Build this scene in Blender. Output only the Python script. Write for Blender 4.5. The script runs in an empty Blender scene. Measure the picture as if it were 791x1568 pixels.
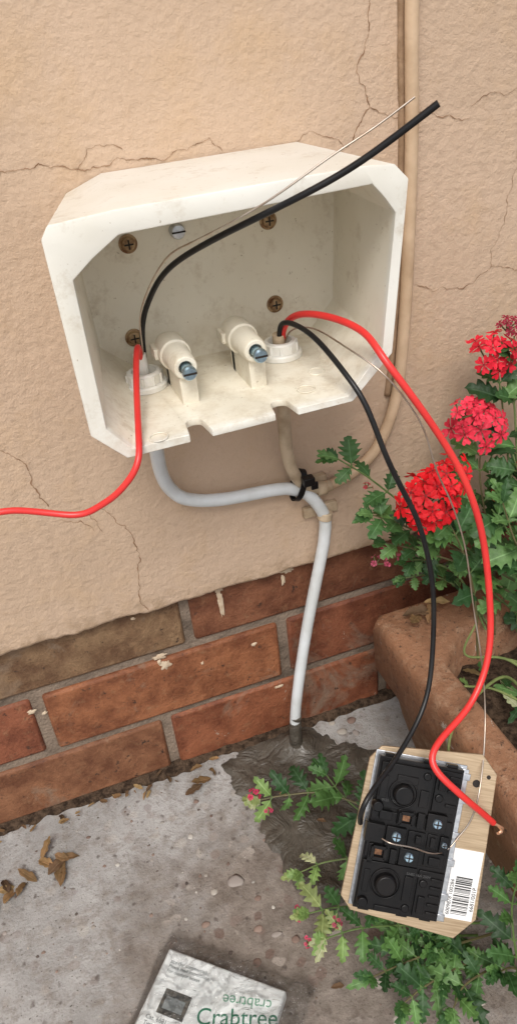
import bpy, bmesh, math, random
from mathutils import Vector as V, Matrix, noise as mn
random.seed(7)
S=bpy.context.scene
def rnd(a,b): return random.uniform(a,b)
def link(o,parent=None):
    bpy.context.collection.objects.link(o)
    if parent: o.parent=parent
    return o
def empty(name):
    e=bpy.data.objects.new(name,None); e.empty_display_size=.02
    return link(e)
# ---------------------------------------------------------------- materials
class NT:
    def __init__(s,name):
        s.m=bpy.data.materials.new(name); s.m.use_nodes=True
        s.t=s.m.node_tree; s.b=s.t.nodes['Principled BSDF']; s.out=s.t.nodes['Material Output']
        s.tc=s.t.nodes.new('ShaderNodeTexCoord').outputs['Object']
    def n(s,k): return s.t.nodes.new(k)
    def l(s,a,b): s.t.links.new(a,b)
    def noise(s,scale,detail=5,rough=.55,dist=0,vec=None,out='Fac'):
        x=s.n('ShaderNodeTexNoise'); x.inputs['Scale'].default_value=scale
        x.inputs['Detail'].default_value=min(detail,5); x.inputs['Roughness'].default_value=rough
        x.inputs['Distortion'].default_value=dist; s.l(vec or s.tc,x.inputs['Vector']); return x.outputs[out]
    def warp(s,scale,amt):
        nz=s.noise(scale,2,out='Color'); m=s.n('ShaderNodeVectorMath'); m.operation='SCALE'; s.l(nz,m.inputs[0]); m.inputs['Scale'].default_value=amt
        a=s.n('ShaderNodeVectorMath'); a.operation='ADD'; s.l(s.tc,a.inputs[0]); s.l(m.outputs[0],a.inputs[1]); return a.outputs[0]
    def voro(s,scale,feat='F1',out='Distance',vec=None):
        x=s.n('ShaderNodeTexVoronoi'); x.feature=feat; x.inputs['Scale'].default_value=scale
        s.l(vec or s.tc,x.inputs['Vector']); return x.outputs[out]
    def ramp(s,f,a,b,c0=(0,0,0),c1=(1,1,1)):
        x=s.n('ShaderNodeValToRGB'); e=x.color_ramp.elements
        e[0].position=a; e[1].position=b; e[0].color=(*c0,1); e[1].color=(*c1,1)
        s.l(f,x.inputs[0]); return x.outputs[0]
    def mix(s,f,a,b,mode='MIX'):
        x=s.n('ShaderNodeMix'); x.data_type='RGBA'; x.blend_type=mode
        if isinstance(f,(int,float)): x.inputs[0].default_value=f
        else: s.l(f,x.inputs[0])
        for i,c in ((6,a),(7,b)):
            if isinstance(c,tuple): x.inputs[i].default_value=(*c,1)
            else: s.l(c,x.inputs[i])
        return x.outputs[2]
    def math(s,op,a,b=0.0):
        x=s.n('ShaderNodeMath'); x.operation=op
        for i,c in ((0,a),(1,b)):
            if isinstance(c,(int,float)): x.inputs[i].default_value=c
            else: s.l(c,x.inputs[i])
        return x.outputs[0]
    def bump(s,h,strength,dist,prev=None):
        x=s.n('ShaderNodeBump'); x.inputs['Strength'].default_value=strength; x.inputs['Distance'].default_value=dist
        s.l(h,x.inputs['Height'])
        if prev: s.l(prev,x.inputs['Normal'])
        return x.outputs[0]
    def z(s,comp='Z'):
        x=s.n('ShaderNodeSeparateXYZ'); s.l(s.tc,x.inputs[0]); return x.outputs[comp]
    def col(s,c):
        if isinstance(c,tuple): s.b.inputs['Base Color'].default_value=(*c,1)
        else: s.l(c,s.b.inputs['Base Color'])
    def set(s,rough=.6,metal=0,spec=.5,normal=None):
        if isinstance(rough,(int,float)): s.b.inputs['Roughness'].default_value=rough
        else: s.l(rough,s.b.inputs['Roughness'])
        s.b.inputs['Metallic'].default_value=metal
        s.b.inputs['Specular IOR Level'].default_value=spec
        if normal: s.l(normal,s.b.inputs['Normal'])
        return s.m
    def attr(s):
        x=s.n('ShaderNodeAttribute'); x.attribute_name='Col'; return x.outputs['Color']
def simple(name,c1,c2=None,scale=40,rough=.5,metal=0,spec=.5,bscale=0,bstr=.3,bdist=.0005,lo=.4,hi=.65):
    t=NT(name)
    c=c1
    if c2: c=t.mix(t.ramp(t.noise(scale),lo,hi),c1,c2)
    t.col(c)
    nm=t.bump(t.noise(bscale),bstr,bdist) if bscale else None
    return t.set(rough,metal,spec,nm)

# plaster
t=NT('peach_plaster')
c=t.mix(t.ramp(t.noise(5,4),.35,.65),(.565,.415,.295),(.62,.46,.335))
c=t.mix(t.ramp(t.noise(14,5,.7),.50,.72),c,(.59,.42,.275))
c=t.mix(t.math('MULTIPLY',t.ramp(t.noise(38,5,.75),.58,.80),.7),c,(.45,.31,.20))
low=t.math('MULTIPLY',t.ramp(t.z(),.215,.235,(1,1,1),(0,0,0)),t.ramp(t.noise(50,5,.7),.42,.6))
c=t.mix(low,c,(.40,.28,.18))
sp=t.ramp(t.voro(60),.02,.05,(1,1,1),(0,0,0))
sel=t.ramp(t.noise(22,2),.66,.70)
c=t.mix(t.math('MULTIPLY',sp,sel),c,(.12,.07,.04))
t.col(c)
b=t.bump(t.noise(28,3),.35,.0035)
b=t.bump(t.noise(160,5,.68),.85,.0017,b)
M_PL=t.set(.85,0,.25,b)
# brick
t=NT('clay_brick')
a=t.attr()
n30=t.noise(30,5,.7)
c=t.mix(t.ramp(n30,.36,.60),t.mix(1.0,a,(.50,.42,.40),'MULTIPLY'),a)
c=t.mix(t.math('MULTIPLY',t.ramp(t.noise(90,5,.75),.56,.72),.5),c,(.30,.17,.09))
c=t.mix(t.math('MULTIPLY',t.ramp(t.noise(9,5,.8,.6),.56,.68),.65),c,(.24,.185,.135))
c=t.mix(t.ramp(t.noise(130,5,.7),.61,.69),c,(.04,.023,.016))
c=t.mix(t.ramp(t.noise(21,5,.85,1.2),.68,.70),c,(.42,.36,.29))
t.col(c)
b=t.bump(n30,.8,.004); b=t.bump(t.noise(320,4,.75),.8,.0012,b)
M_BR=t.set(.6,0,.35,b)
M_MO=simple('mortar',(.24,.185,.14),(.12,.092,.07),30,.95,0,.2,300,.9,.0022)
# concrete ground
t=NT('worn_concrete')
c=t.mix(t.ramp(t.noise(9,5,.7),.36,.62),(.27,.26,.245),(.42,.41,.395))
vm=t.n('ShaderNodeVectorMath'); vm.operation='DISTANCE'; t.l(t.tc,vm.inputs[0]); vm.inputs[1].default_value=(.115,-.22,0)
dd=t.math('ADD',vm.outputs['Value'],t.math('MULTIPLY',t.noise(14,5,.75),.34))
worn=t.ramp(dd,.27,.37,(1,1,1),(0,0,0))
c=t.mix(worn,c,t.mix(t.ramp(t.noise(55,5,.75),.35,.65),(.145,.118,.098),(.29,.25,.215)))
c=t.mix(t.math('MULTIPLY',t.ramp(t.noise(60,5,.78),.48,.68),.8),c,(.21,.18,.15))
wv=t.warp(60,.012)
vd=t.voro(62,vec=wv); vc=t.voro(62,out='Color',vec=wv)
st=t.math('MULTIPLY',t.ramp(vd,.26,.32,(1,1,1),(0,0,0)),t.ramp(t.noise(13,3),.42,.50))
sc=t.mix(t.ramp(vc,.25,.75),(.16,.11,.09),(.46,.42,.37))
c=t.mix(t.math('MULTIPLY',st,t.math('ADD',t.math('MULTIPLY',worn,.55),.35)),c,sc)
wv2=t.warp(150,.006)
vcs=t.ramp(t.voro(120,out='Color',vec=wv2),.64,.68)
c=t.mix(t.math('MULTIPLY',t.math('MULTIPLY',t.ramp(t.voro(120,vec=wv2),.12,.30,(1,1,1),(0,0,0)),vcs),.8),c,(.10,.08,.07))
c=t.mix(t.ramp(t.noise(420,2,.6),.64,.72),c,(.09,.075,.065))
t.col(c)
b=t.bump(t.noise(30,4,.6),.6,.005); b=t.bump(t.noise(260,5,.75),.9,.0018,b)
M_GR=t.set(.9,0,.25,b)
# wet cement
t=NT('wet_cement')
t.col(t.mix(t.ramp(t.noise(28,5,.6),.36,.68),(.062,.053,.041),(.115,.100,.079)))
b=t.bump(t.noise(38,5,.6,1.5),.9,.007); b=t.bump(t.noise(300,3,.6),.5,.0009,b)
M_CE=t.set(t.ramp(t.noise(30,3),.35,.65,(.22,)*3,(.55,)*3),0,.5,b)
t=NT('soil')
t.col(t.mix(t.ramp(t.noise(150,5,.7),.4,.6),(.035,.022,.014),(.13,.085,.055)))
M_SO=t.set(.95,0,.2,t.bump(t.noise(220,5,.75),1,.006))
# cream plastic
t=NT('cream_plastic')
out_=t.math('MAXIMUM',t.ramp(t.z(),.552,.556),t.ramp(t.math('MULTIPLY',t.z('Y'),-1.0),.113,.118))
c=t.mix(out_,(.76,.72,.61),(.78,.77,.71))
c=t.mix(t.ramp(t.noise(14,4),.35,.7),c,t.mix(1.0,c,(.92,.90,.86),'MULTIPLY'))
c=t.mix(t.math('MULTIPLY',t.ramp(t.noise(45,5,.75),.54,.74),.6),c,(.44,.36,.25))
c=t.mix(t.ramp(t.noise(300,3,.7),.67,.74),c,(.34,.27,.18))
lowd=t.math('MULTIPLY',t.ramp(t.z(),.436,.470,(1,1,1),(0,0,0)),t.ramp(t.noise(60,5,.75),.44,.66))
c=t.mix(t.math('MULTIPLY',lowd,.45),c,(.50,.41,.28))
t.col(c)
M_BX=t.set(.46,0,.4,t.bump(t.noise(160,4),.2,.0008))
M_WH=simple('white_plastic',(.80,.80,.77),(.70,.68,.61),60,.4)
M_PVC=simple('grey_white_pvc',(.66,.69,.70),(.56,.58,.57),30,.35,0,.5,60,.15,.0006)
M_TAN=simple('painted_conduit',(.55,.40,.265),(.42,.29,.18),28,.6,0,.35,120,.5,.0012)
M_SHADOW_GRIME=simple('shadow_grime',(.25,.16,.095),(.34,.23,.145),60,.9,0,.2,200,.8,.001)  # dark brown for the conduit's painted shadow strip, grime included
M_TAN2=simple('dirty_conduit',(.54,.43,.30),(.31,.225,.14),45,.6,0,.35,150,.5,.001)
M_RED=simple('red_pvc',(.72,.040,.035),(.62,.03,.028),20,.34,0,.5)
M_BLK=simple('black_pvc',(.008,.008,.009),(.014,.014,.014),60,.36,0,.35)
M_BLK2=simple('black_plastic',(.004,.004,.0045),(.008,.007,.007),60,.36,0,.24,500,.15,.0002)
M_TIN=simple('tinned_copper',(.62,.55,.48),(.48,.38,.30),90,.35,1)
M_COP=simple('copper',(.90,.58,.40),(.8,.45,.28),90,.35,.8)
M_STEEL=simple('zinc_steel',(.60,.62,.64),(.42,.44,.47),300,.32,1)
M_BLUE=simple('blue_zinc',(.42,.60,.72),(.30,.40,.5),300,.3,1)
M_RUST=simple('brass_rust',(.42,.30,.17),(.16,.075,.035),220,.6,.6,.4,500,.6,.0006)
M_DK=simple('dark_slot',(.02,.015,.012),None,rough=.8)
t=NT('brushed_brass')
mp=t.n('ShaderNodeMapping'); mp.inputs['Scale'].default_value=(12,300,12); t.l(t.tc,mp.inputs['Vector'])
t.col(t.mix(t.ramp(t.noise(3,5,vec=mp.outputs[0]),.3,.7),(.58,.45,.30),(.36,.26,.16)))
M_BRASS=t.set(.38,.6,.5,t.bump(t.noise(3,5,vec=mp.outputs[0]),.2,.0003))
M_LAB=simple('label_paper',(.80,.80,.79),(.74,.74,.73),50,.5)
M_INK=simple('ink',(.02,.02,.02),None,rough=.6)
M_ORG=simple('brass_contact',(.24,.12,.06),(.12,.055,.03),300,.45,.6)
# pot
t=NT('terracotta')
c=t.mix(t.ramp(t.noise(18,5,.7),.35,.66),(.34,.170,.092),(.19,.095,.053))
c=t.mix(t.math('MULTIPLY',t.ramp(t.noise(70,5,.8),.50,.68),.8),c,(.40,.255,.16))
c=t.mix(t.ramp(t.noise(33,5,.8,.8),.645,.69),c,(.58,.53,.47))
c=t.mix(t.ramp(t.noise(230,4,.75),.59,.67),c,(.07,.04,.028))
t.col(c)
b=t.bump(t.noise(30,4),.5,.004); b=t.bump(t.noise(230,5,.75),.9,.0018,b)
M_POT=t.set(.55,0,.4,b)
t=NT('pot_body')
c=t.mix(t.ramp(t.noise(18,5,.65),.35,.68),(.35,.21,.115),(.23,.13,.07))
c=t.mix(t.ramp(t.noise(60,5,.75),.54,.70),c,(.42,.30,.19))
t.col(c); M_POT2=t.set(.7,0,.3,t.bump(t.noise(60,5,.7),.9,.004))
def attrmat(name,rough,trans,bs,lo=(.62,.66,.6)):
    t=NT(name); a=t.attr()
    c=t.mix(t.ramp(t.noise(120,3),.35,.7),a,t.mix(1.0,a,lo,'MULTIPLY'))
    t.col(c); t.set(rough,0,.35,t.bump(t.noise(bs,2),.5,.0007))
    tr=t.n('ShaderNodeBsdfTranslucent'); t.l(c,tr.inputs['Color'])
    mx=t.n('ShaderNodeMixShader'); mx.inputs[0].default_value=trans
    t.l(t.b.outputs[0],mx.inputs[1]); t.l(tr.outputs[0],mx.inputs[2]); t.l(mx.outputs[0],t.out.inputs[0])
    return t.m
M_LEAF=attrmat('leaf',.5,.25,400)
M_PET=attrmat('petal',.6,.25,300,(.9,.8,.85))
M_DRY=attrmat('dry_leaf',.8,.1,300)
t=NT('clear_film')
nm=t.bump(t.noise(38,4,.6,2.0),1,.010)
tr=t.n('ShaderNodeBsdfTransparent'); tr.inputs[0].default_value=(.97,.98,.98,1); mx=t.n('ShaderNodeMixShader')
lw=t.n('ShaderNodeLayerWeight'); lw.inputs[0].default_value=.25; t.l(nm,lw.inputs['Normal'])
gl=t.n('ShaderNodeBsdfGlossy'); gl.inputs['Roughness'].default_value=.10; t.l(nm,gl.inputs['Normal'])
t.l(t.ramp(lw.outputs['Fresnel'],.05,.7,(.04,)*3,(.9,)*3),mx.inputs[0]); t.l(tr.outputs[0],mx.inputs[1]); t.l(gl.outputs[0],mx.inputs[2]); t.l(mx.outputs[0],t.out.inputs[0])
M_FILM=t.m

# ---------------------------------------------------------------- mesh builder
class MB:
    def __init__(s): s.v=[];s.f=[];s.c=[];s.mi=[]
    def add(s,vs,fs,col=(1,1,1),mi=0):
        o=len(s.v); s.v+= [tuple(x) for x in vs]
        for f in fs: s.f.append(tuple(i+o for i in f)); s.c.append(col); s.mi.append(mi)
    def box(s,lo,hi,col=(1,1,1),mi=0):
        x0,y0,z0=lo;x1,y1,z1=hi
        s.add([(x0,y0,z0),(x1,y0,z0),(x1,y1,z0),(x0,y1,z0),(x0,y0,z1),(x1,y0,z1),(x1,y1,z1),(x0,y1,z1)],
              [(0,3,2,1),(4,5,6,7),(0,1,5,4),(1,2,6,5),(2,3,7,6),(3,0,4,7)],col,mi)
    def tube(s,pts,r,seg=12,col=(1,1,1),mi=0,cap=True,rf=None):
        pts=[V(p) for p in pts]; n=len(pts); T=[]
        for i in range(n): T.append((pts[min(i+1,n-1)]-pts[max(i-1,0)]).normalized())
        u=T[0].orthogonal().normalized(); vs=[];fs=[]
        for i in range(n):
            u=(u-T[i]*u.dot(T[i])).normalized(); w=T[i].cross(u)
            rr=r if rf is None else r*rf(i/(n-1))
            for k in range(seg):
                a=2*math.pi*k/seg; vs.append(pts[i]+(u*math.cos(a)+w*math.sin(a))*rr)
        for i in range(n-1):
            for k in range(seg):
                k2=(k+1)%seg; fs.append((i*seg+k,i*seg+k2,(i+1)*seg+k2,(i+1)*seg+k))
        if cap: fs.append(tuple(range(seg))[::-1]); fs.append(tuple((n-1)*seg+k for k in range(seg)))
        s.add(vs,fs,col,mi)
    def lathe(s,org,axis,prof,seg=28,col=(1,1,1),mi=0):
        axis=V(axis).normalized(); u=axis.orthogonal().normalized(); w=axis.cross(u); vs=[];fs=[]
        for (h,r) in prof:
            for k in range(seg):
                a=2*math.pi*k/seg; vs.append(V(org)+axis*h+(u*math.cos(a)+w*math.sin(a))*r)
        m=len(prof)
        for i in range(m-1):
            for k in range(seg):
                k2=(k+1)%seg; fs.append((i*seg+k,i*seg+k2,(i+1)*seg+k2,(i+1)*seg+k))
        fs.append(tuple((m-1)*seg+k for k in range(seg))); fs.append(tuple(range(seg))[::-1])
        s.add(vs,fs,col,mi)
    def build(s,name,mats,parent=None,smooth=True,bevel=0,angle=35,normals=False):
        me=bpy.data.meshes.new(name); me.from_pydata(s.v,[],s.f)
        if not isinstance(mats,(list,tuple)): mats=[mats]
        for m in mats: me.materials.append(m)
        at=me.color_attributes.new('Col','FLOAT_COLOR','CORNER')
        buf=[]
        for i,p in enumerate(me.polygons):
            p.material_index=s.mi[i]; buf+= [*s.c[i],1.0]*p.loop_total
        at.data.foreach_set('color',buf)
        if normals or bevel:
            bm=bmesh.new(); bm.from_mesh(me); bmesh.ops.recalc_face_normals(bm,faces=bm.faces); bm.to_mesh(me); bm.free()
        if smooth: me.shade_smooth()
        o=bpy.data.objects.new(name,me); link(o,parent)
        if smooth and angle<180:
            me.set_sharp_from_angle(angle=math.radians(angle))
        if bevel:
            b=o.modifiers.new('bevel','BEVEL'); b.width=bevel; b.segments=2; b.limit_method='ANGLE'; b.angle_limit=math.radians(28)
        return o
def cr(pts,n=8):
    P=[V(p) for p in pts]; P=[P[0]*2-P[1]]+P+[P[-1]*2-P[-2]]; out=[]
    for i in range(1,len(P)-2):
        a,b,c,d=P[i-1],P[i],P[i+1],P[i+2]
        for k in range(n):
            t=k/n; out.append(.5*((2*b)+(c-a)*t+(2*a-5*b+4*c-d)*t*t+(3*b-a-3*c+d)*t**3))
    out.append(P[-2]); return out
def soften(P,it=6):
    P=[V(p) for p in P]
    for _ in range(it):
        P=[P[0]]+[(P[i-1]+P[i]*2+P[i+1])/4 for i in range(1,len(P)-1)]+[P[-1]]
    return P
def mmv(l): return [tuple(x/1000 for x in p) for p in l]

# ---------------------------------------------------------------- plaster wall
mb=MB(); vs=[];fs=[]
xs=[-5,-3,-1.5]+[-.6+.004*i for i in range(351)]+[1.5,3,5]
for x in xs:
    e=mn.noise(V((x*30,0,0)))*.003+mn.noise(V((x*130,3,0)))*.0020 if abs(x)<1 else 0
    vs+=[(x,.06,.216),(x,.004,.2135+e),(x,.001,.2148+e),(x,0,.2175+e),(x,0,3.2),(x,.06,3.2)]
for i in range(len(xs)-1):
    for k in range(5):
        fs.append((i*6+k,i*6+k+1,i*6+6+k+1,i*6+6+k))
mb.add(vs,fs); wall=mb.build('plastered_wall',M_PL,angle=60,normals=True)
M_CR=simple('crack',(.20,.115,.065),(.36,.225,.14),120,.95,0,.1)
cracks=MB()
def crack(pts,w=.0008,seed=0):
    w*=.72
    P=[V((x/1000,0,z/1000)) for x,z in pts]
    for it in range(5):
        Q=[P[0]]
        for a,b in zip(P,P[1:]):
            d=b-a; L=d.length; m=(a+b)/2+V((-d.z,0,d.x))/max(L,1e-6)*rnd(-.16,.16)*L*(1 if it else .5)
            Q+=[m,b]
        P=Q
    vs=[];fs=[]
    n=len(P)
    for i,p in enumerate(P):
        d=(P[min(i+1,n-1)]-P[max(i-1,0)]).normalized(); s=V((-d.z,0,d.x))
        ww=w*(.30+1.1*abs(mn.noise(p*120+V((seed,0,0)))*1.8))*(.3 if i in(0,n-1) else 1)
        vs+=[p+s*ww/2+V((0,-.0005,0)),p-s*ww/2+V((0,-.0005,0))]
    for i in range(n-1): fs.append((2*i,2*i+1,2*i+3,2*i+2))
    cracks.add(vs,fs)
crack([(-60,560),(15,570),(38,571),(65,563),(86,568),(115,562),(146,571),(154,562)],.0009,1)
crack([(60,563),(68,575),(90,572)],.0005,2)
crack([(262,720),(258,650),(260,635),(257,614),(250,596),(259,575)],.0009,3)
crack([(259,575),(272,568),(286,565),(337,559)],.0008,4)
crack([(337,566),(350,572),(400,580)],.0006,14)
crack([(259,575),(246,556),(241,553)],.0011,5)
crack([(241,553),(215,566),(204,560)],.0005,6)
crack([(295,449),(310,441),(345,440),(362,450),(372,502),(378,532),(382,600)],.0006,7)
crack([(362,450),(380,446),(410,440)],.0006,8)
crack([(-60,398),(-33,393),(-19,378),(-12,339)],.0010,9)
crack([(22,330),(28,324),(43,298),(46,268),(44,216)],.0010,10)
crack([(-5,325),(8,320),(16,308)],.0006,11)
crack([(14,326),(20,315),(22,305)],.0006,12)
cracks.build('cracks',M_CR,wall,smooth=False)

# ---------------------------------------------------------------- brick plinth
random.seed(11)
base=empty('brick_plinth')
mb=MB(); FY=.012
spec={(0,-.158):(.235,.145,.078),(0,.076):(.21,.083,.042),(1,-.303):(.25,.085,.043),(1,-.069):(.29,.112,.050),(1,.165):(.22,.076,.038),
      (2,-.196):(.25,.112,.056),(2,.038):(.27,.095,.045),(2,.272):(.21,.074,.038)}
def brk(x0,z0,z1,col):
    j=rnd(-.0012,.0012); mb.box((x0+.005+rnd(-.001,.001),FY+j,z0+rnd(-.0008,.0008)),(x0+.229+rnd(-.001,.001),FY+.09,z1+rnd(-.0008,.0008)),col)
rows=[(0,.076,.1560,.2240),(1,.165,.0790,.1460),(2,.038,.0030,.0700),(3,.150,-.0740,-.0060),(4,.076,.2330,.3000)]
for r,xb,z0,z1 in rows:
    for k in range(-8,9):
        x0=xb+k*.234; col=None
        for (rr,xx),cc in spec.items():
            if rr==r and abs(xx-x0)<.01: col=cc
        if col is None:
            q=rnd(.8,1.15); col=(.26*q,.10*q*rnd(.9,1.15),.048*q)
        brk(x0,z0,z1,col)
bo=mb.build('bricks',M_BR,base,bevel=.0030)
mb=MB(); mb.box((-2,FY+.0040,-.08),(2.1,FY+.10,.30)); mb.build('mortar',M_MO,base,smooth=False)
def blob(mb,x,z,rx,rz,y=FY-.0016,seed=0,n=28,drip=0):
    vs=[(x,y-.0008,z)];fs=[]
    for k in range(n):
        a=2*math.pi*k/n; q=1+.75*mn.noise(V((math.cos(a)*2+seed*3.1,math.sin(a)*2,seed)))
        zz=math.sin(a)*rz*q
        if zz<0: zz*=1+drip
        vs.append((x+math.cos(a)*rx*q,y+.001,z+zz))
    for k in range(n): fs.append((0,1+k,1+(k+1)%n))
    mb.add(vs,fs)
mb=MB()
blob(mb,.109,.196,.0026,.008,seed=1,drip=1.4); blob(mb,.109,.208,.0045,.004,seed=2)
blob(mb,.0455,.1515,.006,.0032,seed=3); blob(mb,.049,.1395,.0042,.0050,seed=4); blob(mb,.044,.145,.002,.003,seed=14)
blob(mb,.176,.206,.006,.003,seed=5); blob(mb,.170,.197,.002,.006,seed=6)
blob(mb,.145,.207,.003,.001,seed=7); blob(mb,-.075,.134,.004,.0025,seed=8); blob(mb,-.065,.128,.0025,.002,seed=9)
blob(mb,.155,.066,.005,.0015,seed=10); blob(mb,.135,.131,.003,.002,seed=15); blob(mb,.083,.128,.0015,.002,seed=16)
blob(mb,.030,.203,.002,.0015,seed=17)
mb.build('paint_splashes',simple('splash',(.58,.47,.34),(.46,.34,.23),200,.7,bscale=300,bstr=.6,bdist=.001),base,angle=180)

# ---------------------------------------------------------------- ground
mb=MB(); mb.add([(-30,-40,0),(30,-40,0),(30,.08,0),(-30,.08,0)],[(0,1,2,3)])
mb.build('concrete_paving',M_GR,smooth=False)
mb=MB(); vs=[];fs=[]; n=500
for i in range(n):
    x=-.7+1.4*i/(n-1)
    w=.007+.006*mn.noise(V((x*18,1,0)))+.005*mn.noise(V((x*90,5,0)))
    h=.002+.0035*mn.noise(V((x*60,9,0)))
    vs+=[(x,FY+.004,.0035+h*1.2),(x,FY-w*.4,.0025+h*.8),(x,FY-w,.0005),(x,FY-w-.001,-.002)]
for i in range(n-1):
    for k in range(3): fs.append((i*4+k,i*4+k+1,i*4+5+k,i*4+4+k))
mb.add(vs,fs); mb.build('soil_strip',M_SO,angle=180)
# wet cement
cem=[(.088,.004),(.115,.010),(.150,.012),(.172,.011),(.186,.000),(.200,-.018),(.214,-.035),(.232,-.055),(.236,-.09),(.225,-.13),(.20,-.16),(.165,-.178),(.135,-.186),(.112,-.180),(.099,-.158),(.098,-.128),(.090,-.10),(.094,-.078),(.088,-.055),(.080,-.035),(.079,-.012)]
cx=.155;cy=-.08
ring=cr([(x,y,0) for x,y in cem]+[(cem[0][0],cem[0][1],0)],10)[:-1]; m=len(ring)
vs=[];fs=[];K=26
for j in range(K+1):
    q=1-j/K
    for i,p in enumerate(ring):
        ed=1+.10*mn.noise(V((p.x*70,p.y*70,1)))+.06*mn.noise(V((p.x*200,p.y*200,2)))
        ed=1+(ed-1)*(1-j/K)
        x=cx+(p.x-cx)*q*ed; y=cy+(p.y-cy)*q*ed
        y=min(y,FY)
        r_=min(1,(1-q)*6)
        z=.0028*r_**.6+(.0036*mn.noise(V((x*38,y*38,3)))+.0022*abs(mn.noise(V((x*95,y*95,5)))))*r_-(.0015 if j==0 else 0)
        d=math.hypot(x-.158,y+.012); z+=.012*math.exp(-(d/.013)**2)
        vs.append((x,y,max(z,.0008) if j else z))
for j in range(K):
    for i in range(m):
        i2=(i+1)%m; fs.append((j*m+i,j*m+i2,(j+1)*m+i2,(j+1)*m+i))
mb=MB(); mb.add(vs,fs); mb.build('wet_cement_patch',M_CE,angle=180)
# gravel
random.seed(5); mb=MB()
def peb(x,y,r,col):
    bm=bmesh.new(); bmesh.ops.create_icosphere(bm,subdivisions=2,radius=r); sx=rnd(.7,1.4);sy=rnd(.7,1.2);sd=rnd(0,99)
    vs=[(x+v.co.x*sx*(1+.5*mn.noise(v.co/r+V((sd,0,0)))),y+v.co.y*sy*(1+.5*mn.noise(v.co/r+V((0,sd,0)))),v.co.z*.25+r*.05) for v in bm.verts]; fs=[tuple(v.index for v in f.verts) for f in bm.faces]; bm.free()
    mb.add(vs,fs,col)
PC=[(.42,.38,.33),(.22,.15,.12),(.32,.28,.25),(.13,.10,.085),(.50,.47,.42),(.28,.20,.16)]
for i in range(300):
    x=rnd(-.25,.30); y=rnd(-.36,-.01); q=rnd(.5,1.0); peb(x,y,rnd(.0005,.0018),tuple(c*q for c in random.choice(PC)))
for x,y,r in [(.055,-.128,.0055),(.060,-.175,.003),(.035,-.13,.003),(.072,-.185,.0035),(.05,-.20,.003),(.085,-.195,.004),(.03,-.07,.003),(.068,-.15,.0025),(.02,-.155,.0035),(.21,-.015,.005),(.222,-.022,.004),(.205,.000,.003),(.225,-.005,.005),(.045,-.035,.003),(.195,-.29,.005),(.17,-.31,.004)]:
    peb(x,y,r,tuple(c*.9 for c in random.choice(PC)))
t=NT('pebble'); t.col(t.attr()); M_PB=t.set(.85)
mb.build('gravel',M_PB,smooth=True,angle=180)

# ---------------------------------------------------------------- electrical box
box=empty('electrical_box')
OF=[(.041,.425),(.0235,.444),(.0222,.552),(.0265,.5580),(.060,.560),(.195,.561),(.214,.5595),(.2225,.551),(.2125,.452),(.185,.426)]
OB=[(.072,.427),(.046,.452),(.040,.536),(.050,.552),(.074,.5605),(.205,.561),(.223,.553),(.234,.538),(.230,.452),(.205,.427)]
IF=[(.045,.4305),(.033,.446),(.033,.530),(.045,.539),(.060,.548),(.2007,.551),(.208,.543),(.2146,.534),(.206,.456),(.182,.4305)]
IB=[(.074,.4315),(.050,.453),(.048,.527),(.058,.542),(.076,.556),(.203,.556),(.218,.546),(.229,.532),(.2245,.453),(.203,.4315)]
N=10
vs=[(x,-.001,z) for x,z in OB]+[(x,-.12,z) for x,z in OF]+[(x,-.12,z) for x,z in IF]+[(x,-.005,z) for x,z in IB]
fs=[tuple(range(N)),tuple(range(3*N,4*N))[::-1]]
for L in range(3):
    for i in range(N):
        j=(i+1)%N; fs.append((L*N+i,L*N+j,(L+1)*N+j,(L+1)*N+i))
mb=MB(); mb.add(vs,fs); shell=mb.build('shell',M_BX,box,smooth=False,normals=True)
def cutter(x0,x1,y0,top):
    c=MB(); pts=[]
    xm=(x0+x1)/2; r=(x1-x0)/2
    for k in range(9):
        a=math.pi*k/8; pts.append((xm+r*math.cos(a),y0+r*math.sin(a)*.8))
    pts=[(x1+.003,-.13)]+pts+[(x0-.003,-.13)]
    n=len(pts); v=[(x,y,.41) for x,y in pts]+[(x,y,top) for x,y in pts]
    f=[tuple(range(n))[::-1],tuple(range(n,2*n))]+[(i,(i+1)%n,n+(i+1)%n,n+i) for i in range(n)]
    c.add(v,f); return c.build('cut',M_BX,smooth=False,normals=True)
cuts=[cutter(.0815,.0915,-.104,.445),cutter(.1355,.1465,-.107,.445)]
for c_ in cuts:
    bmod=shell.modifiers.new('b','BOOLEAN'); bmod.operation='DIFFERENCE'; bmod.object=c_; bmod.solver='EXACT'
bv=shell.modifiers.new('bev','BEVEL'); bv.width=.0012; bv.segments=2; bv.limit_method='ANGLE'; bv.angle_limit=math.radians(22)
dg=bpy.context.evaluated_depsgraph_get(); me=bpy.data.meshes.new_from_object(shell.evaluated_get(dg))
shell.modifiers.clear(); shell.data=me; me.shade_smooth(); me.set_sharp_from_angle(angle=math.radians(24))
for c_ in cuts: bpy.data.objects.remove(c_)
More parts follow.
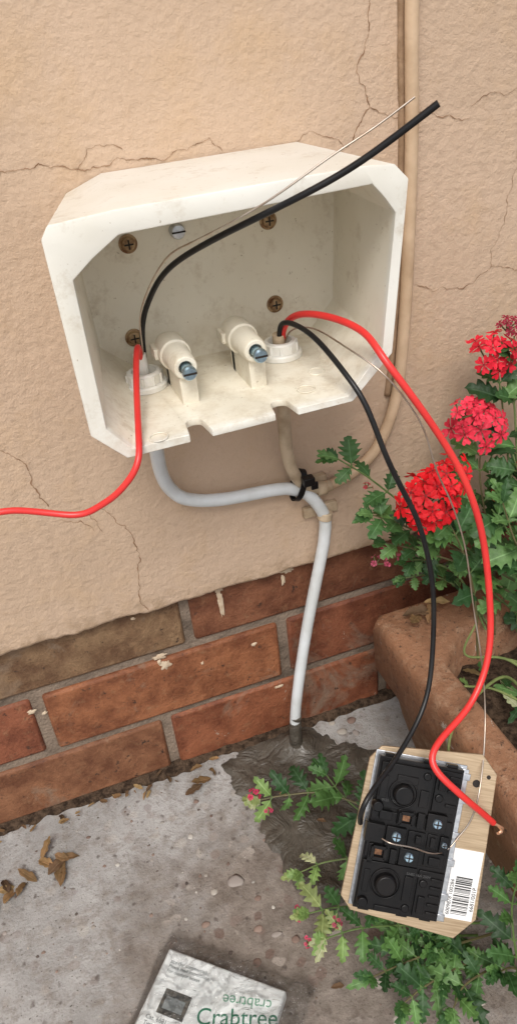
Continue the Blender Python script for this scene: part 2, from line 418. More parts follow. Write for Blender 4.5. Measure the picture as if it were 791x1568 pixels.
def post(x,z,name):
    mb=MB()
    mb.lathe((x,-.034,z),(0,-1,0),[(0,.0075),(.002,.0098),(.006,.0108),(.022,.0104),(.0222,.0092),(.026,.0086),(.044,.0080),(.047,.0072),(.0472,.0045),(.042,.0040)],32)
    mb.box((x-.0055+.001,-.078,.430),(x+.0055+.001,-.040,z-.004))
    mb.box((x-.0045,-.046,.430),(x+.0045,-.037,z))
    mb.box((x-.0125,-.050,z-.003),(x-.009,-.036,z+.004))
    mb.build(name,M_BX,box,bevel=.0006)
    s=MB(); s.lathe((x,-.078,z),(0,-1,0),[(0,.0034),(.010,.0034),(.0105,.0046),(.0125,.0046),(.0138,.0036)],18)
    s.build(name+'_screw',M_BLUE,box)
    s=MB(); s.box((x-.0042,-.0922,z-.0006),(x+.0042,-.0915,z+.0006)); s.build(name+'_slot',M_DK,box,smooth=False)
post(.0915,.4555,'post_1'); post(.1375,.4565,'post_2')
k=0
for x,z,mt in [(.082,.517,M_RUST),(.179,.516,M_RUST),(.179,.458,M_RUST),(.0745,.455,M_RUST)]:
    k+=1; s=MB(); s.lathe((x,-.0045,z),(0,-1,0),[(0,.0062),(.0012,.0062),(.0014,.0048),(.0034,.0042),(.0040,.0028)],24); s.build('fixing_screw_%d'%k,mt,box)
    s=MB(); s.box((x-.0030,-.0089,z-.0005),(x+.0030,-.0084,z+.0005)); s.box((x-.0005,-.0090,z-.0030),(x+.0005,-.0085,z+.0030)); s.build('screw_cross_%d'%k,M_DK,box,smooth=False)
s=MB(); s.lathe((.115,-.004,.520),(0,-1,0),[(0,.0050),(.006,.0050),(.0075,.0042),(.008,.002)],20); s.build('earth_stud',M_STEEL,box)
s=MB(); s.box((.1145-.004,-.0125,.5195),(.1155+.004,-.0118,.5205)); s.build('earth_stud_slot',M_DK,box,smooth=False)
def gland(x,y,name,tan):
    s=MB(); s.lathe((x,y,.4315),(0,0,1),[(0,.0150),(.003,.0150),(.0040,.0142),(.0041,.0120),(.0100,.0118),(.0112,.0108),(.0113,.0085),(.006,.0080)],40); s.build(name+'_locknut',M_WH,box)
    s=MB()
    for q in range(10):
        a=q*math.pi/5; s.tube([(x+.0119*math.cos(a),y+.0119*math.sin(a),.4345),(x+.0119*math.cos(a),y+.0119*math.sin(a),.4415)],.0011,6)
    s.build(name+'_ribs',M_WH,box)
    s=MB(); s.tube([(x,y,.428),(x-.0005,y,.440),(x-.001,y-.001,.4475 if tan else .455)],.0044,16); s.build(name+'_sleeve',M_TAN2 if tan else M_WH,box)
gland(.0720,-.037,'gland_1',False); gland(.1696,-.036,'gland_2',True)
s=MB()
for x,y in [(.062,-.115),(.180,-.075),(.163,-.098),(.196,-.055)]:
    pts=[(x+.0055*math.cos(a*math.pi/12),y+.0055*math.sin(a*math.pi/12),.4312) for a in range(25)]
    s.tube(pts,.0005,6,cap=False)
s.build('moulded_rings',M_BX,box)

# ---------------------------------------------------------------- conduits
mb=MB()
pw=[(72,-37,432),(72,-36,412),(72,-28,380),(74,-17,352),(80,-12,333),(92,-12,321),(119,-12,313),(163,-12,309),(180,-12,304),(193,-13,294),(204,-14,272),(203,-14,250),(199,-14,231),(182,-14,161),(167,-16,92),(159,-17,40),(158,-16,-10)]
mb.tube(cr(mmv(pw),10),.0053,20,rf=lambda q:1+.02*mn.noise(V((q*40,0,0)))); cw=mb.build('electrical_conduit',M_PVC,angle=180)
mb=MB(); mb.tube(cr(mmv([(160.6,-17,50),(158.9,-17,36),(158,-17,18),(158,-16,-5)]),10),.0057,16,rf=lambda q:.92+.35*q+.16*mn.noise(V((q*9,0,0))))
mb.build('cement_smear',M_CE,cw,angle=180)
mb=MB()
pt=[(287,-6,900),(286,-7,632),(287,-7,558),(285,-7,470),(281,-8,410),(275,-8,362),(259,-8,323),(235,-8,303),(207,-9,297),(192,-12,304),(180,-16,320),(173,-22,345),(170,-30,380),(169.6,-36,412),(169.6,-36,432)]
mb.tube(cr(mmv(pt),12),.0047,18); ct=mb.build('electrical_conduit',M_TAN,angle=180)
mb=MB(); mb.tube(cr(mmv([(214,-9,297.5),(207,-9,297),(192,-12,304),(180,-16,320),(173,-22,345),(170,-30,380),(169.6,-36,412),(169.6,-36,430)]),10),.0050,18); mb.build('dirty_lower_section',M_TAN2,ct,angle=180)
mb=MB(); mb.tube(cr(mmv([(282.5,-.5,900),(282,-.5,632),(283,-.5,558),(281,-.5,470),(277,-.5,410),(271,-.5,362)]),14),.0028,8,rf=lambda q:1+.35*mn.noise(V((q*30,0,0)))); mb.build('shadow_grime_fillet',M_SHADOW_GRIME,ct,angle=180)  # dark strip beside the conduit: its shadow on the wall, with grime, as geometry
mb=MB()
def band(mb,c,ax,r,w,th,seg=20):
    ax=V(ax).normalized(); mb.lathe(V(c)-ax*w/2,ax,[(0,r),(0,r+th),(w,r+th),(w,r)],seg)
band(mb,(.2045,-.0140,.2725),(.2,0,1),.0052,.007,.0014)
mb.box((.207,-.006,.268),(.220,-.0008,.2775)); mb.box((.189,-.006,.268),(.200,-.0008,.2775))
band(mb,(.2045,-.0095,.2970),(1,.0,-.05),.0047,.008,.0016)
mb.box((.2000,-.007,.288),(.2110,-.0008,.307))
mb.build('pipe_saddle',M_TAN2,bevel=.0006)
tie=empty('cable_tie'); mb=MB()
c0=V((.183,-.0135,.3085)); ax=V((.80,.0,-.30)).normalized(); u=V((0,1,0)); w=ax.cross(u)
loop=[c0+u*math.cos(a)*.0090+w*math.sin(a)*.0130 for a in [2*math.pi*i/28 for i in range(29)]]
vs=[];fs=[]
for p in loop:
    d=(p-c0).normalized()
    for s_,o_ in ((-.0024,0),(.0024,0),(.0024,.0013),(-.0024,.0013)): vs.append(p+ax*s_+d*o_)
for i in range(28):
    for k in range(4): fs.append((i*4+k,i*4+(k+1)%4,i*4+4+(k+1)%4,i*4+4+k))
mb.add(vs,fs); mb.build('strap',M_BLK2,tie,angle=40)
mb=MB(); mb.box((.183,-.0285,.3135),(.1925,-.0205,.3205)); mb.box((.1895,-.0270,.3085),(.1955,-.0250,.3150)); mb.build('head',M_BLK2,tie,bevel=.0006)

# ---------------------------------------------------------------- wires
def wire(name,pts,r,mat,seg=12,n=10):
    mb=MB(); mb.tube(soften(cr(mmv(pts),n),14),r,seg); return mb.build(name,mat,angle=60)
wire('black_wire',[(72,-37,436),(74,-36,448),(76,-38,472),(83,-46,492),(94,-62,512),(114,-91,530),(145,-126,549.5),(179,-144,566),(213,-165,591)],.0018,M_BLK)
wire('earth_wire',[(73,-38,440),(74,-40,464),(76,-47,487),(90.5,-74,521),(104.5,-100,534),(134,-130,552.5),(165.5,-141,571),(188,-148,582.5),(206,-155,594)],.00055,M_TIN,8)
wire('red_wire',[(72,-38,436),(71,-39,446),(71,-42,458),(69,-50,464),(65,-60,458),(59,-80,447),(51,-115,438),(45,-132,426),(32,-130,411),(20,-125,402),(6,-120,396),(-15,-115,402),(-36,-115,409),(-70,-115,406)],.0020,M_RED)
r2=wire('red_wire',[(171,-36,436),(171.5,-40,452),(176,-55,465),(187,-80,469),(198,-110,466),(200,-134,455),(217,-145,426),(240,-155,383),(253,-165,340),(257,-175,291),(251,-190,246),(228,-205,219),(194,-220,214),(184,-230,206),(194,-245,192),(211,-250,167),(220,-252,153)],.0023,M_RED)
mb=MB()
for q in range(3):
    mb.tube(cr(mmv([(219+q,-252.5-q*.3,153.5-q*.5),(224+q*.8,-253-q,148),(226.5,-254,142+q),(222.5+q*.5,-254.5,142.5-q*.4)]),6),.0009,8)
mb.build('copper_strands',M_COP,r2)
wire('black_wire',[(169,-37,436),(168.5,-40,450),(169,-48,459),(173,-66,461),(177,-90,457),(181,-120,445),(187,-135,429),(195,-145,396),(206,-148,368),(216,-152,341),(222,-160,298),(218,-170,255),(204,-187,217),(173,-207,200),(140,-228,200),(130,-233,190),(131.3,-228,172)],.0018,M_BLK)
wire('earth_wire',[(172,-38,440),(175,-46,452),(182,-70,459),(186,-108,458),(200,-135,446),(220,-141,414),(226,-145,393),(231,-147,374),(240,-151,351),(247,-160,317),(249,-170,273),(248,-186,237),(243,-203,195),(219,-236,174),(207,-245,154),(197,-247,145),(186,-250,139),(173,-251,144),(160,-248,155),(146,-245,163),(142,-239,163)],.0006,M_TIN,8)

# ---------------------------------------------------------------- socket plate
sock=empty('electrical_socket')
R=V((.93786,-.33395,-.09429)).normalized(); F=V((.2331,.8076,-.54171)).normalized(); D=F.cross(R).normalized()
D=D if D.z<0 else -D
a=math.radians(-10.5); X=(R*math.cos(a)+(-D)*math.sin(a)).normalized(); Z=-F; Y=Z.cross(X)
mw=Matrix(((X.x,Y.x,Z.x,.1718),(X.y,Y.y,Z.y,-.2363),(X.z,Y.z,Z.z,.1371),(0,0,0,1)))
sock.matrix_world=mw
def pm(mb,name,mat,bevel=0,**k): 
    mb.v=[(x*.965e-3,y*.965e-3,z*1e-3) for x,y,z in mb.v]; return mb.build(name,mat,sock,bevel=bevel,**k)
mb=MB(); pl=[(-46.5,54.4),(-39.4,64.5),(34,71.5),(46.8,58.9),(50.9,-47.6),(37,-64),(-40.4,-57),(-49,-47.7)]
n=8; mb.add([(x,y,-1.5) for x,y in pl]+[(x,y,.5) for x,y in pl],[tuple(range(n))[::-1],tuple(range(n,2*n))]+[(i,(i+1)%n,n+(i+1)%n,n+i) for i in range(n)])
pm(mb,'brass_plate',M_BRASS,.0005)
mb=MB()
for x0,y0,x1,y1,h in [(20,-50,25,60,4.5),(-43,-52,24,62,2)]: mb.box((x0,y0,.4),(x1,y1,h))
for y in (55,38,12,-8,-33,-48): mb.box((19,y-2.5,4),(26,y+2.5,6.5))
pm(mb,'steel_yoke',M_STEEL,.0004)
mb=MB()
B=lambda x0,y0,x1,y1,z0,z1: mb.box((x0,y0,z0),(x1,y1,z1))
B(-41,-50,20,60,1,9)
B(-39,25,-1,57,8.9,12.0); B(1,28,19,58,8.9,11.0)
B(-40,-48,-1,-14,8.9,12.0); B(1,-48,19,-15,8.9,10.6)
B(-40,-12,18,22,8.9,10.6)
B(-43,1,-30,14,8.8,16)
B(-28,-1,-14,13,8.8,13.5); B(-37,-12,-25,-1.5,8.8,12.2); B(-22,15,-10,26,8.8,12.8); B(-1,14,13,27,8.8,13.5); B(-16,-13,-2,-1,8.8,13); B(2,-11,16,-1,8.8,12.2); B(-12,1,0,12,8.8,12.4); B(2,1,9,12,8.8,11.8); B(11,1,17,12,8.8,13.2)
B(-27,43.5+1,-12,50,12-.1,13.2); B(-27,-48,-8,-44,11.9,13.2); B(-9,30,-3,42,11.9,13.4); B(-9,-38,-3,-20,11.9,13.2); B(-38,32,-33,48,11.9,13.0); B(-38,-36,-34,-20,11.9,12.8)
B(3,44,8,56,10.9,12.8); B(3,-45,8,-33,10.5,12.2)
# small rocker pieces between the round knobs
B(-8,15,-3,26,8.8,14); B(-38,3-19,-34,-2,8.8,12); B(-22.5,-13,-18,-3,8.8,13.6); B(-7,4,-3,10,12.3,15); B(4,3,7.5,10,11.7,13.6); B(5,-9,13,-3.5,12.1,14.2); B(-35,17,-26,23,8.8,13.4)
for y in (54,49,44,34): B(10,y-1,18,y+1,10.9,12.4)
for y in (-20,-26,-32,-38,-44): B(10,y-1,18,y+1,10.5,12.0)
for y in (60,-50): 
    for x in (-33,-5,12): B(x-4,y-2,x+4,y+2,3,7)
for x,y,r,z,h in [(-21,37,7.6,11.9,5.5),(-22,-28,8,11.9,5.5),(-37.5,26,4.2,10,6),(-36,-43,4.0,10,5.2),(-6,52,3,11.5,1.8),(-5,-43,3,11.5,1.8),(-34,53,2.5,11.5,1.5),(5,38,3,10.8,1.5),(5,-24,3,10.4,1.6)]:
    mb.lathe((x,y,z),(0,0,1),[(0,r),(h*.75,r*.96),(h,r*.8)],26)
for x,y,r,z in [(-21,37,10.6,11.9),(-22,-28,11,11.9)]:
    mb.lathe((x,y,z),(0,0,1),[(0,r),(1.4,r),(1.4,r-1.1),(.2,r-1.2)],30)
pm(mb,'switch_module',M_BLK2,.0005)
mb=MB()
for x,y,w,h,z in [(-16,20.5,5,4,13.0),(-31,-6.5,5,4,12.3)]: mb.box((x-w/2,y-h/2,z),(x+w/2,y+h/2,z+.5))
pm(mb,'brass_contacts',M_ORG)
mb=MB()
for x,y,w,h in [(-16,20.5,9,8),(-31,-6.5,9,8)]:
    for s_ in(-1,1): mb.box((x-w/2,y+s_*h/2-1.1,12),(x+w/2,y+s_*h/2+1.1,15.5)); mb.box((x+s_*w/2-1.1,y-h/2,12),(x+s_*w/2+1.1,y+h/2,15.5))
pm(mb,'contact_frames',M_BLK2)
mb=MB(); ms=MB()
for x,y,z in [(-20.5,6.5,13.4),(6.5,20.5,13.4),(-9,-6.5,12.9),(14,6.5,13.1)]:
    r=3.4 if x<14 else 2
    mb.lathe((x,y,z),(0,0,1),[(0,r),(1.2,r),(1.9,r-.7)],20); ms.box((x-r+.5,y-.45,z+1.6),(x+r-.5,y+.45,z+2.1)); ms.box((x-.45,y-r+.5,z+1.6),(x+.45,y+r-.5,z+2.1))
pm(mb,'terminal_screws',M_BLUE); pm(ms,'terminal_slots',M_DK)
mb=MB(); mb.lathe((33,50,.4),(0,0,1),[(0,2.8),(.5,2.8),(.5,1.5)],16); mb.lathe((41,56,.4),(0,0,1),[(0,1.6),(.4,1.5)],12); pm(mb,'plate_holes',M_DK)
mb=MB(); mb.box((26,-49.5,.45),(47.5,1.5,.9)); pm(mb,'label',M_LAB)
random.seed(3); mb=MB(); y=-46
while y<-19:
    w=random.choice([.35,.35,.7,1.0]); mb.box((31,y,.85),(43,y+w,1.05)); y+=w+random.choice([.4,.4,.8])
pm(mb,'barcode',M_INK)
def text(s,size,mat,name,parent,mtx,extr=.00008,offset=0):
    c=bpy.data.curves.new(name,'FONT'); c.body=s; c.size=size; c.extrude=extr; c.offset=offset
    o=bpy.data.objects.new(name,c); bpy.context.collection.objects.link(o); bpy.context.view_layer.update()
    me=bpy.data.meshes.new_from_object(o.evaluated_get(bpy.context.evaluated_depsgraph_get())); bpy.data.objects.remove(o)
    me.materials.clear(); me.materials.append(mat)
    for q in me.polygons: q.material_index=0
    me.transform(mtx); q=bpy.data.objects.new(name,me); link(q,parent); return q
text('6009878 100284',.0037,M_INK,'label_digits',sock,Matrix.Translation((.0290,-.0455,.00105))@Matrix.Rotation(math.radians(90),4,'Z'))
text('6681/001P',.0040,M_INK,'label_code',sock,Matrix.Translation((.0452,-.041,.00105))@Matrix.Rotation(math.radians(90),4,'Z'))
M_EMB=simple('embossed',(.05,.05,.05),None,rough=.5)
text('SABS 16A 250V',.0026,M_EMB,'module_marking_1',sock,Matrix.Translation((-.008,-.0185,.01215)))
text('0123  VDE',.0024,M_EMB,'module_marking_3',sock,Matrix.Translation((-.034,.0285,.01215)))

# ---------------------------------------------------------------- planter
pot=empty('planter_pot')
def octo(x0,x1,y0,y1,c,z): return [(x0+c,y0,z),(x1-c,y0,z),(x1,y0+c,z),(x1,y1-c,z),(x1-c,y1,z),(x0+c,y1,z),(x0,y1-c,z),(x0,y0+c,z)]
def ins(d,z,c=.008): return octo(.236+d,.640-d,-.46+d,-.030-d,c,z)
def loft(L,cap=False):
    vs=[p for l in L for p in l]; fs=[]
    for i in range(len(L)-1):
        for k in range(8): fs.append((i*8+k,i*8+(k+1)%8,(i+1)*8+(k+1)%8,(i+1)*8+k))
    if cap: fs.append(tuple((len(L)-1)*8+k for k in range(8)))
    return vs,fs
def inn(d,z): return octo(.268+d,.600-d,-.41+d,-.083-d,.032,z)
mb=MB(); mb.add(*loft([ins(.012,.086),ins(.001,.104),ins(0,.150),ins(.0015,.158),ins(.006,.162),inn(-.004,.162),inn(0,.158),inn(.003,.10)])); mb.build('rim',M_POT,pot,angle=50)
mb=MB(); mb.add(*loft([ins(.032,-.003,.006),ins(.020,.050),ins(.014,.090)])); mb.build('body',M_POT2,pot,angle=50)
mb=MB(); vs=[];fs=[];G=60
for j in range(G+1):
    for i in range(G+1):
        x=.255+.36*i/G;y=-.425+.355*j/G; vs.append((x,y,.118+.010*mn.noise(V((x*25,y*25,0)))+.004*mn.noise(V((x*90,y*90,0)))))
for j in range(G):
    for i in range(G): q=j*(G+1)+i; fs.append((q,q+1,q+G+2,q+G+1))
mb.add(vs,fs); mb.build('potting_soil',M_SO,pot,angle=180)

# ---------------------------------------------------------------- plants
def leaf(mb,o,d,up,L,W,col,curl=.3,fold=.25,lobes=4,n=None,deep=.42):
    n=n or lobes*4+2
    o=V(o); d=V(d).normalized(); up=V(up); s=d.cross(up)
    if s.length<1e-3: s=d.orthogonal()
    s.normalize(); up=s.cross(d).normalized(); mid=[];eL=[];eR=[]
    ph=rnd(0,.15); tw=rnd(-.15,.15); mL=[];mR=[]
    def sh(t,p):
        q=(t*lobes+p)%1.0; q=q/.7 if q<.7 else (1-q)/.3
        return deep+(1-deep)*q**.8*1.1
    for i in range(n):
        t=i/(n-1); w=W*math.sin(math.pi*min(1,t**.75*.97+.03))**.75
        w1=w*sh(t,ph); w2=w*sh(t,ph+.15)
        wob=.03*L*math.sin(t*20+ph*30)
        m=o+d*L*t-up*curl*L*t*t
        mid.append(m)
        for E,H,sg,ww in ((eL,mL,1,w1),(eR,mR,-1,w2)):
            E.append(m+s*sg*ww+up*(fold*ww*.6+wob*sg-ww*.15)+d*ww*.45+up*tw*ww*sg)
            H.append(m+s*sg*ww*.5+up*(fold*ww*.5+wob*.4*sg)+d*ww*.2)
    f=[];a=lambda k,i:k*n+i
    for i in range(n-1): f+=[(a(0,i),a(0,i+1),a(1,i+1),a(1,i)),(a(1,i),a(1,i+1),a(2,i+1),a(2,i)),(a(0,i+1),a(0,i),a(3,i),a(3,i+1)),(a(3,i+1),a(3,i),a(4,i),a(4,i+1))]
    mb.add(mid+mL+eL+mR+eR,f,col)
    if L>.012:
        wv=W*.045; r_=[]; 
        for i in range(0,n-2,2): r_+=[mid[i]+s*wv+up*.0003,mid[i]-s*wv+up*.0003]
        mb.add(r_,[(2*i,2*i+1,2*i+3,2*i+2) for i in range(len(r_)//2-1)],tuple(min(.6,c*1.5+.03) for c in col))
GREENS=[(.075,.17,.045),(.055,.135,.038),(.10,.21,.055),(.04,.105,.03),(.135,.26,.08),(.028,.075,.023)]
YEL=[(.30,.36,.13),(.45,.47,.26),(.22,.34,.10)]
def sprig(lm,sm,pts,n=5,size=.03,yel=0,tipyel=False,r=.0011,start=.2,tip=True,wr=.44,deep=.42):
    P=cr(mmv(pts),8); sm.tube(P,r,7,random.choice([(.14,.22,.07),(.20,.26,.10),(.17,.15,.07)]),rf=lambda q:1-.5*q)
    for k in range(n):
        t=start+(1-start)*(k+.3)/n; i=min(len(P)-2,int(t*(len(P)-1))); p=P[i]; T=(P[i+1]-P[i]).normalized()
        s=T.cross(V((0,-.45,.9))).normalized(); rot=rnd(-.9,.9); s.rotate(Matrix.Rotation(rot,3,T))
        for sg in (-1,1):
            if random.random()<.1: continue
            d=(s*sg*rnd(.8,1.1)+T*rnd(.3,.8)+V((0,-.15,rnd(.0,.45)))).normalized()
            sz=size*rnd(.7,1.15)*(1-.25*t); col=random.choice(YEL) if random.random()<yel or (tipyel and t>.75) else random.choice(GREENS)
            q=rnd(.8,1.2); col=tuple(c*q for c in col)
            sm.tube([p,p+d*sz*.16],r*.6,5,(.15,.24,.08))
            leaf(lm,p+d*sz*.12,d,V((0,-.5,.85))+V((rnd(-.4,.4),rnd(-.4,.4),0)),sz,sz*wr,col,rnd(.1,.6),rnd(.1,.6),random.choice([4,4,5]),deep=deep)
    if tip:
        T=(P[-1]-P[-2]).normalized()
        for k in range(6):
            d=(T+V((rnd(-.8,.8),rnd(-.7,.3),rnd(-.4,.8)))).normalized()
            leaf(lm,P[-1],d,V((0,-.5,.8)),size*rnd(.35,.75),size*.17,random.choice(YEL if tipyel else GREENS[:5]),rnd(0,.5),.4,4)
def flower(fm,sm,c,r,col,n=26,axis=(0,-.55,.8),stem=None,fr=.44):
    c=V(c)/1000; axis=V(axis).normalized(); u=axis.orthogonal().normalized(); w=axis.cross(u)
    base=c-axis*r*.9
    for k in range(n):
        ct=1-(k+.5)/n*.95; ph=k*2.39996; st=math.sqrt(max(0,1-ct*ct))
        d=(axis*ct+(u*math.cos(ph)+w*math.sin(ph))*st).normalized()
        p=c-axis*r*.35+V((d.x*r,d.y*r,d.z*r))*rnd(.76,1.18); nn=(d+axis*.4+V((rnd(-.35,.35),rnd(-.35,.35),rnd(-.35,.35)))).normalized()
        sm.tube([base,p],.0006,5,(.20,.22,.09))
        a0=rnd(0,6.3); e1=nn.orthogonal().normalized(); e2=nn.cross(e1); R_=r*rnd(.85,1.1)*fr; q=rnd(.78,1.12)
        cc=tuple(min(1,x*q) for x in col); dk=(cc[0]*.75,cc[1]*.5,cc[2]*.6)
        for m in range(5):
            a=a0+m*2*math.pi/5+rnd(-.1,.1); e=e1*math.cos(a)+e2*math.sin(a); s=nn.cross(e); cup=rnd(-.25,.25)
            vs=[p,p+e*R_*.42+s*R_*.24+nn*R_*.05,p+e*R_*.80+s*R_*.43+nn*R_*cup*.6,p+e*R_*1.02+s*R_*.28+nn*R_*cup,p+e*R_*.86+nn*R_*cup*.8,
                p+e*R_*1.02-s*R_*.28+nn*R_*cup,p+e*R_*.80-s*R_*.43+nn*R_*cup*.6,p+e*R_*.42-s*R_*.24+nn*R_*.05,p+e*R_*.45-nn*R_*.03]
            fm.add(vs,[(0,1,8)],dk); fm.add(vs,[(0,8,7)],dk)
            fm.add(vs,[(1,2,3,4,8),(8,4,5,6,7)],cc)
        fm.add([p+nn*.0004+(e1*math.cos(b)+e2*math.sin(b))*R_*.13 for b in [0,1.26,2.5,3.8,5.0]],[(0,1,2,3,4)],(.22,.012,.015))
    if stem: sm.tube(cr(mmv(stem)+[tuple(base)],8),.0012,7,(.15,.20,.08))
random.seed(21)
pv=empty('flowering_plant'); lm,sm,fm=MB(),MB(),MB()
sprig(lm,sm,[(330,-110,225),(290,-85,262),(250,-66,300),(222,-60,330),(200,-58,350)],5,.025,start=.25)
sprig(lm,sm,[(330,-110,225),(285,-85,258),(245,-72,285),(222,-70,300)],4,.029,start=.4)
sprig(lm,sm,[(340,-110,200),(300,-90,235),(262,-75,255),(238,-60,262)],3,.018,start=.5)
for s in [[(330,-90,150),(325,-85,230),(318,-70,300),(321,-62,335)],[(360,-90,150),(350,-75,260),(342,-60,350),(338,-52,390)],
          [(350,-95,150),(352,-75,280),(351,-55,380),(351,-52,412)],[(300,-110,150),(295,-105,220),(283,-98,270),(270,-92,300)],
          [(370,-120,150),(360,-110,230),(345,-95,290),(335,-85,330)],[(390,-120,150),(380,-90,260),(372,-70,330),(365,-60,380)],
          [(350,-130,150),(340,-125,220),(320,-110,275),(305,-105,300)],
          [(400,-110,150),(390,-80,300),(385,-60,380),(380,-50,430)]]:
    sprig(lm,sm,s,5,.029,start=.30,tip=False)
sprig(lm,sm,[(330,-90,150),(310,-70,190),(285,-55,208),(262,-50,210)],4,.019,start=.35)
sprig(lm,sm,[(320,-90,160),(300,-75,215),(275,-62,232),(258,-58,236)],4,.018,start=.35)
for k in range(16):
    x=rnd(312,430);y=rnd(-130,-45); z=rnd(195,300)
    sprig(lm,sm,[(x+rnd(0,30),y-10,z-60),(x,y,z-25),(x+rnd(-25,15),y+rnd(-20,10),z+rnd(0,20))],3,.029,start=.2)
RED=(.80,.012,.020); PNK=(.84,.045,.085)
flower(fm,sm,(261,-88,312),.0215,RED,19); flower(fm,sm,(281,-84,328),.0155,RED,10)
flower(fm,sm,(318,-62,354),.020,PNK,15); flower(fm,sm,(302,-64,366),.012,PNK,6)
flower(fm,sm,(336,-52,402),.017,(.80,.02,.045),14); flower(fm,sm,(350,-48,420),.009,(.35,.02,.05),8)
flower(fm,sm,(346,-90,318),.010,RED,6)
flower(fm,sm,(240,-62,250),.008,(.62,.12,.20),5); flower(fm,sm,(232,-58,243),.006,(.62,.12,.20),4)
flower(fm,sm,(330,-80,290),.007,RED,5); flower(fm,sm,(222,-62,322),.004,(.5,.02,.06),4)
for s in [[(330,-150,120),(300,-150,165),(262,-165,175),(225,-190,180),(214,-205,165),(222,-215,140)],[(350,-160,120),(310,-140,170),(280,-120,172),(300,-105,190)],
          [(340,-190,118),(310,-180,150),(282,-160,168),(260,-150,172)],[(360,-130,118),(330,-130,150),(300,-120,160),(290,-135,150)]]:
    sm.tube(cr(mmv(s),8),.0014,7,(.24,.29,.10),rf=lambda q:1-.4*q)
for k in range(30):
    x=rnd(285,400);y=rnd(-250,-100); d=V((rnd(-1,1),rnd(-1,1),rnd(.1,.7)))
    leaf(lm,(x/1000,y/1000,.128),d,(0,-.3,1),rnd(.010,.022),rnd(.004,.008),random.choice(GREENS+YEL),.3,.2,3)
sm.build('stems',M_LEAF,pv); lm.build('leaves',M_LEAF,pv,angle=180); fm.build('flowers',M_PET,pv,smooth=False)
# lower, trailing plant
random.seed(33)
p2=empty('flowering_plant'); lm,sm,fm=MB(),MB(),MB()
S2=[([(215,-190,25),(185,-145,45),(150,-112,50),(118,-98,48),(96,-92,46)],5,.031,1),
    ([(210,-190,25),(180,-150,42),(165,-122,48),(158,-98,55)],4,.031,0),
    ([(215,-210,20),(170,-180,38),(130,-168,42),(104,-166,40)],3,.026,1),
    ([(220,-240,20),(165,-222,40),(120,-208,45),(96,-205,48)],4,.026,1),
    ([(225,-250,20),(175,-240,35),(130,-228,42),(100,-226,45)],4,.026,1),
    ([(230,-260,20),(185,-262,35),(150,-262,40),(122,-262,40)],5,.027,0),
    ([(230,-270,20),(190,-275,30),(155,-280,36),(135,-285,38)],5,.027,0),
    ([(235,-280,20),(205,-285,30),(180,-290,35),(165,-300,35)],4,.027,0),
    ([(225,-230,20),(190,-235,25),(160,-245,30),(148,-250,30)],5,.027,0),
    ([(228,-300,10),(222,-290,50),(226,-275,80),(232,-270,105)],5,.029,0),
    ([(220,-235,10),(200,-225,40),(180,-215,60),(165,-205,70)],4,.027,0)]
for s,n,sz,ty in S2: sprig(lm,sm,s,n,sz,yel=.12 if ty else 0,tipyel=bool(ty),start=.25,wr=.34,deep=.30)
for k in range(6):
    x=rnd(140,225);y=rnd(-290,-235);z=rnd(15,35)
    sprig(lm,sm,[(x+20,y,5),(x,y,z),(x-12,y+rnd(-8,8),z+8)],2,.026,start=.3,wr=.34,deep=.30)
flower(fm,sm,(92,-88,50),.006,(.70,.04,.14),6); flower(fm,sm,(100,-100,40),.004,(.60,.05,.14),5); flower(fm,sm,(90,-200,45),.005,(.70,.06,.16),5)
flower(fm,sm,(88,-222,42),.004,(.70,.06,.16),5); flower(fm,sm,(112,-222,52),.004,(.50,.06,.14),5)
sm.build('stems',M_LEAF,p2); lm.build('leaves',M_LEAF,p2,angle=180); fm.build('flowers',M_PET,p2,smooth=False)
# dead leaves
random.seed(9); mb=MB()
def dead(x,y,L,ang,z=.003,curl=None):
    d=V((math.cos(ang),math.sin(ang),rnd(-.05,.35))); q=rnd(.6,1.15); c=random.choice([(.26,.15,.065),(.20,.11,.05),(.34,.22,.10),(.15,.085,.045)])
    leaf(mb,(x,y,z),d,(rnd(-.4,.4),rnd(-.4,.4),1),L,L*rnd(.18,.30),tuple(k*q for k in c),rnd(-.2,.6) if curl is None else curl,rnd(.5,1.6),2,n=12,deep=.7)
for x,y in [(-.094,-.052),(-.088,-.045),(-.100,-.058),(-.080,-.050),(-.092,-.068),(-.104,-.040),(-.086,-.060),(-.110,-.06),(-.135,-.061),(-.145,-.055),(-.128,-.068),(-.14,-.07),(-.15,-.062)]:
    dead(x,y,rnd(.014,.024),rnd(0,6.28),.003)
for x,y in [(.056,-.021),(.066,-.018),(.31,-.07)]: dead(x,y,.02,rnd(2.6,3.6),.004)
for k in range(60):
    x=rnd(-.3,.08); dead(x,rnd(-.010,.006),rnd(.004,.012),rnd(0,6.28),rnd(.003,.007))
for x,y,z in [(.280,-.062,.172),(.292,-.055,.175),(.272,-.058,.170),(.300,-.062,.178)]: dead(x,y,.022,rnd(0,6.28),z)
for k in range(14): dead(rnd(.1,.22),rnd(-.3,-.06),rnd(.006,.010),rnd(0,6.28),.008)
for k in range(24): dead(rnd(.29,.42),rnd(-.3,-.1),rnd(.01,.022),rnd(0,6.28),.130)
mb.build('dead_leaves',M_DRY,angle=180)

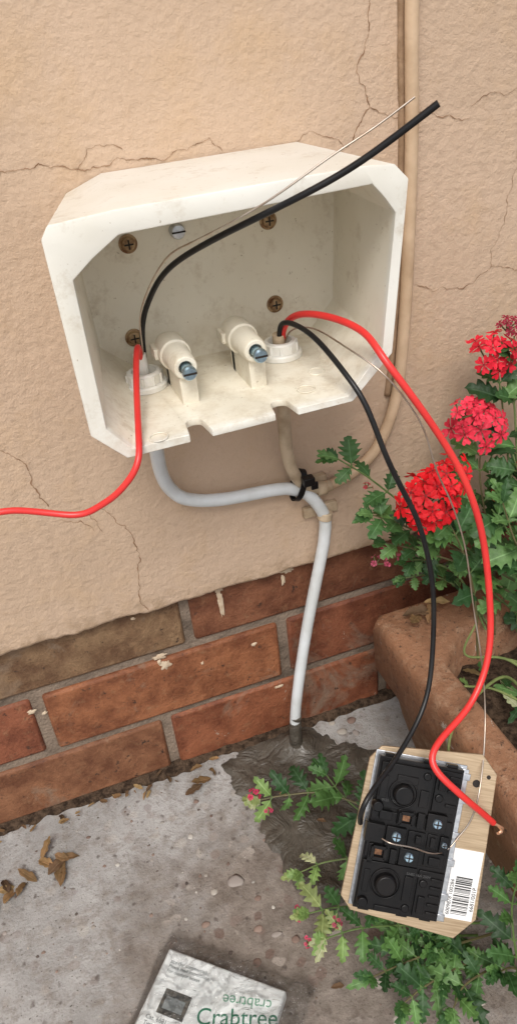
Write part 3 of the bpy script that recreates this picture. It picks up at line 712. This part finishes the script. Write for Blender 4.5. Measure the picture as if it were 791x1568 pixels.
# ---------------------------------------------------------------- package
pk=empty('product_package'); pk.matrix_world=Matrix.Translation((-.013,-.169,.003))@Matrix.Rotation(math.atan2(-.656,.755),4,'Z')
mb=MB(); mb.box((0,-.115,0),(.100,0,.010)); mb.build('card_box',simple('white_card',(.80,.81,.80),(.75,.77,.76),30,.45),pk,bevel=.0015)
M_GRN=simple('green_ink',(.02,.16,.09),None,rough=.5); M_LG=simple('pale_green_ink',(.16,.34,.24),None,rough=.5); M_GY=simple('grey_ink',(.22,.24,.24),None,rough=.5)
TR=lambda x,y,r=0:Matrix.Translation((x,y,.01025))@Matrix.Rotation(math.radians(r),4,'Z')
text('Crabtree',.0165,M_GRN,'logo',pk,TR(.044,-.044,18)); text('crabtree',.0110,M_LG,'logo_reverse',pk,TR(.0925,-.0100,192))
text('20A switched socket\noutlet',.0050,M_GY,'small_print_3',pk,TR(.048,-.060,18))
text('Size (for commercial)\nPlease read instructions\nFor outdoor boxes',.0036,M_GY,'small_print',pk,TR(.006,-.010,2))
text('Cat. 6681\nTwin outlet\n001P',.0044,M_GY,'small_print_2',pk,TR(.006,-.052,2))
mb=MB(); mb.box((.012,-.046,.0101),(.034,-.028,.0106)); mb.build('window',simple('window_dark',(.05,.055,.055),(.16,.15,.13),200,.3),pk,bevel=.0002)
mb=MB(); mb.box((.015,-.042,.0107),(.031,-.033,.0109)); mb.build('window_inner',M_GY,pk)
mb=MB(); vs=[];fs=[];G=90
for j in range(G+1):
    for i in range(G+1):
        x=-.008+.126*i/G; y=-.125+.139*j/G
        e=min(x+.008,.118-x,.014-y,y+.125)
        z=.0120*min(1,e/.009)+.0018*abs(mn.noise(V((x*60,y*35,1))))*2+.0010*mn.noise(V((x*180,y*180,4)))
        if x>.09 or y>-.008: z+=.005*abs(mn.noise(V((x*130,y*130,7))))*2
        vs.append((x+.003*mn.noise(V((x*50,y*50,11))),y+.003*mn.noise(V((x*50,y*50,15))),max(z,.0005)))
for j in range(G):
    for i in range(G): q=j*(G+1)+i; fs.append((q,q+1,q+G+2,q+G+1))
mb.add(vs,fs); mb.build('plastic_wrap',M_FILM,pk,angle=180)

# ---------------------------------------------------------------- camera, light
cam=bpy.data.cameras.new('camera'); co=bpy.data.objects.new('camera',cam); link(co)
cam.sensor_fit='VERTICAL'; cam.sensor_height=36; cam.sensor_width=36; cam.lens=27.05; cam.clip_start=.01; cam.clip_end=200
U=-D; co.matrix_world=Matrix(((R.x,U.x,-F.x,0),(R.y,U.y,-F.y,-.5223),(R.z,U.z,-F.z,.6344),(0,0,0,1)))
S.camera=co
w=bpy.data.worlds.new('World'); S.world=w; w.use_nodes=True; nt=w.node_tree
sky=nt.nodes.new('ShaderNodeTexSky'); sky.sky_type='NISHITA'; sky.sun_disc=False
el=math.radians(52); az=math.radians(200)
sky.sun_elevation=el; sky.sun_rotation=az; sky.air_density=1.0; sky.dust_density=4
hs=nt.nodes.new('ShaderNodeHueSaturation'); hs.inputs['Saturation'].default_value=.5
bg=nt.nodes['Background']; nt.links.new(sky.outputs[0],hs.inputs['Color']); nt.links.new(hs.outputs[0],bg.inputs[0]); bg.inputs[1].default_value=.15
ld=bpy.data.lights.new('sun','SUN'); ld.energy=2.0; ld.angle=math.radians(24); ld.color=(1,.97,.93)
lo=bpy.data.objects.new('sun',ld); link(lo)
sd=V((math.sin(az)*math.cos(el),math.cos(az)*math.cos(el),math.sin(el)))
lo.rotation_euler=(-sd).to_track_quat('-Z','Y').to_euler()
S.view_settings.view_transform='Standard'; S.view_settings.look='None'; S.view_settings.exposure=0
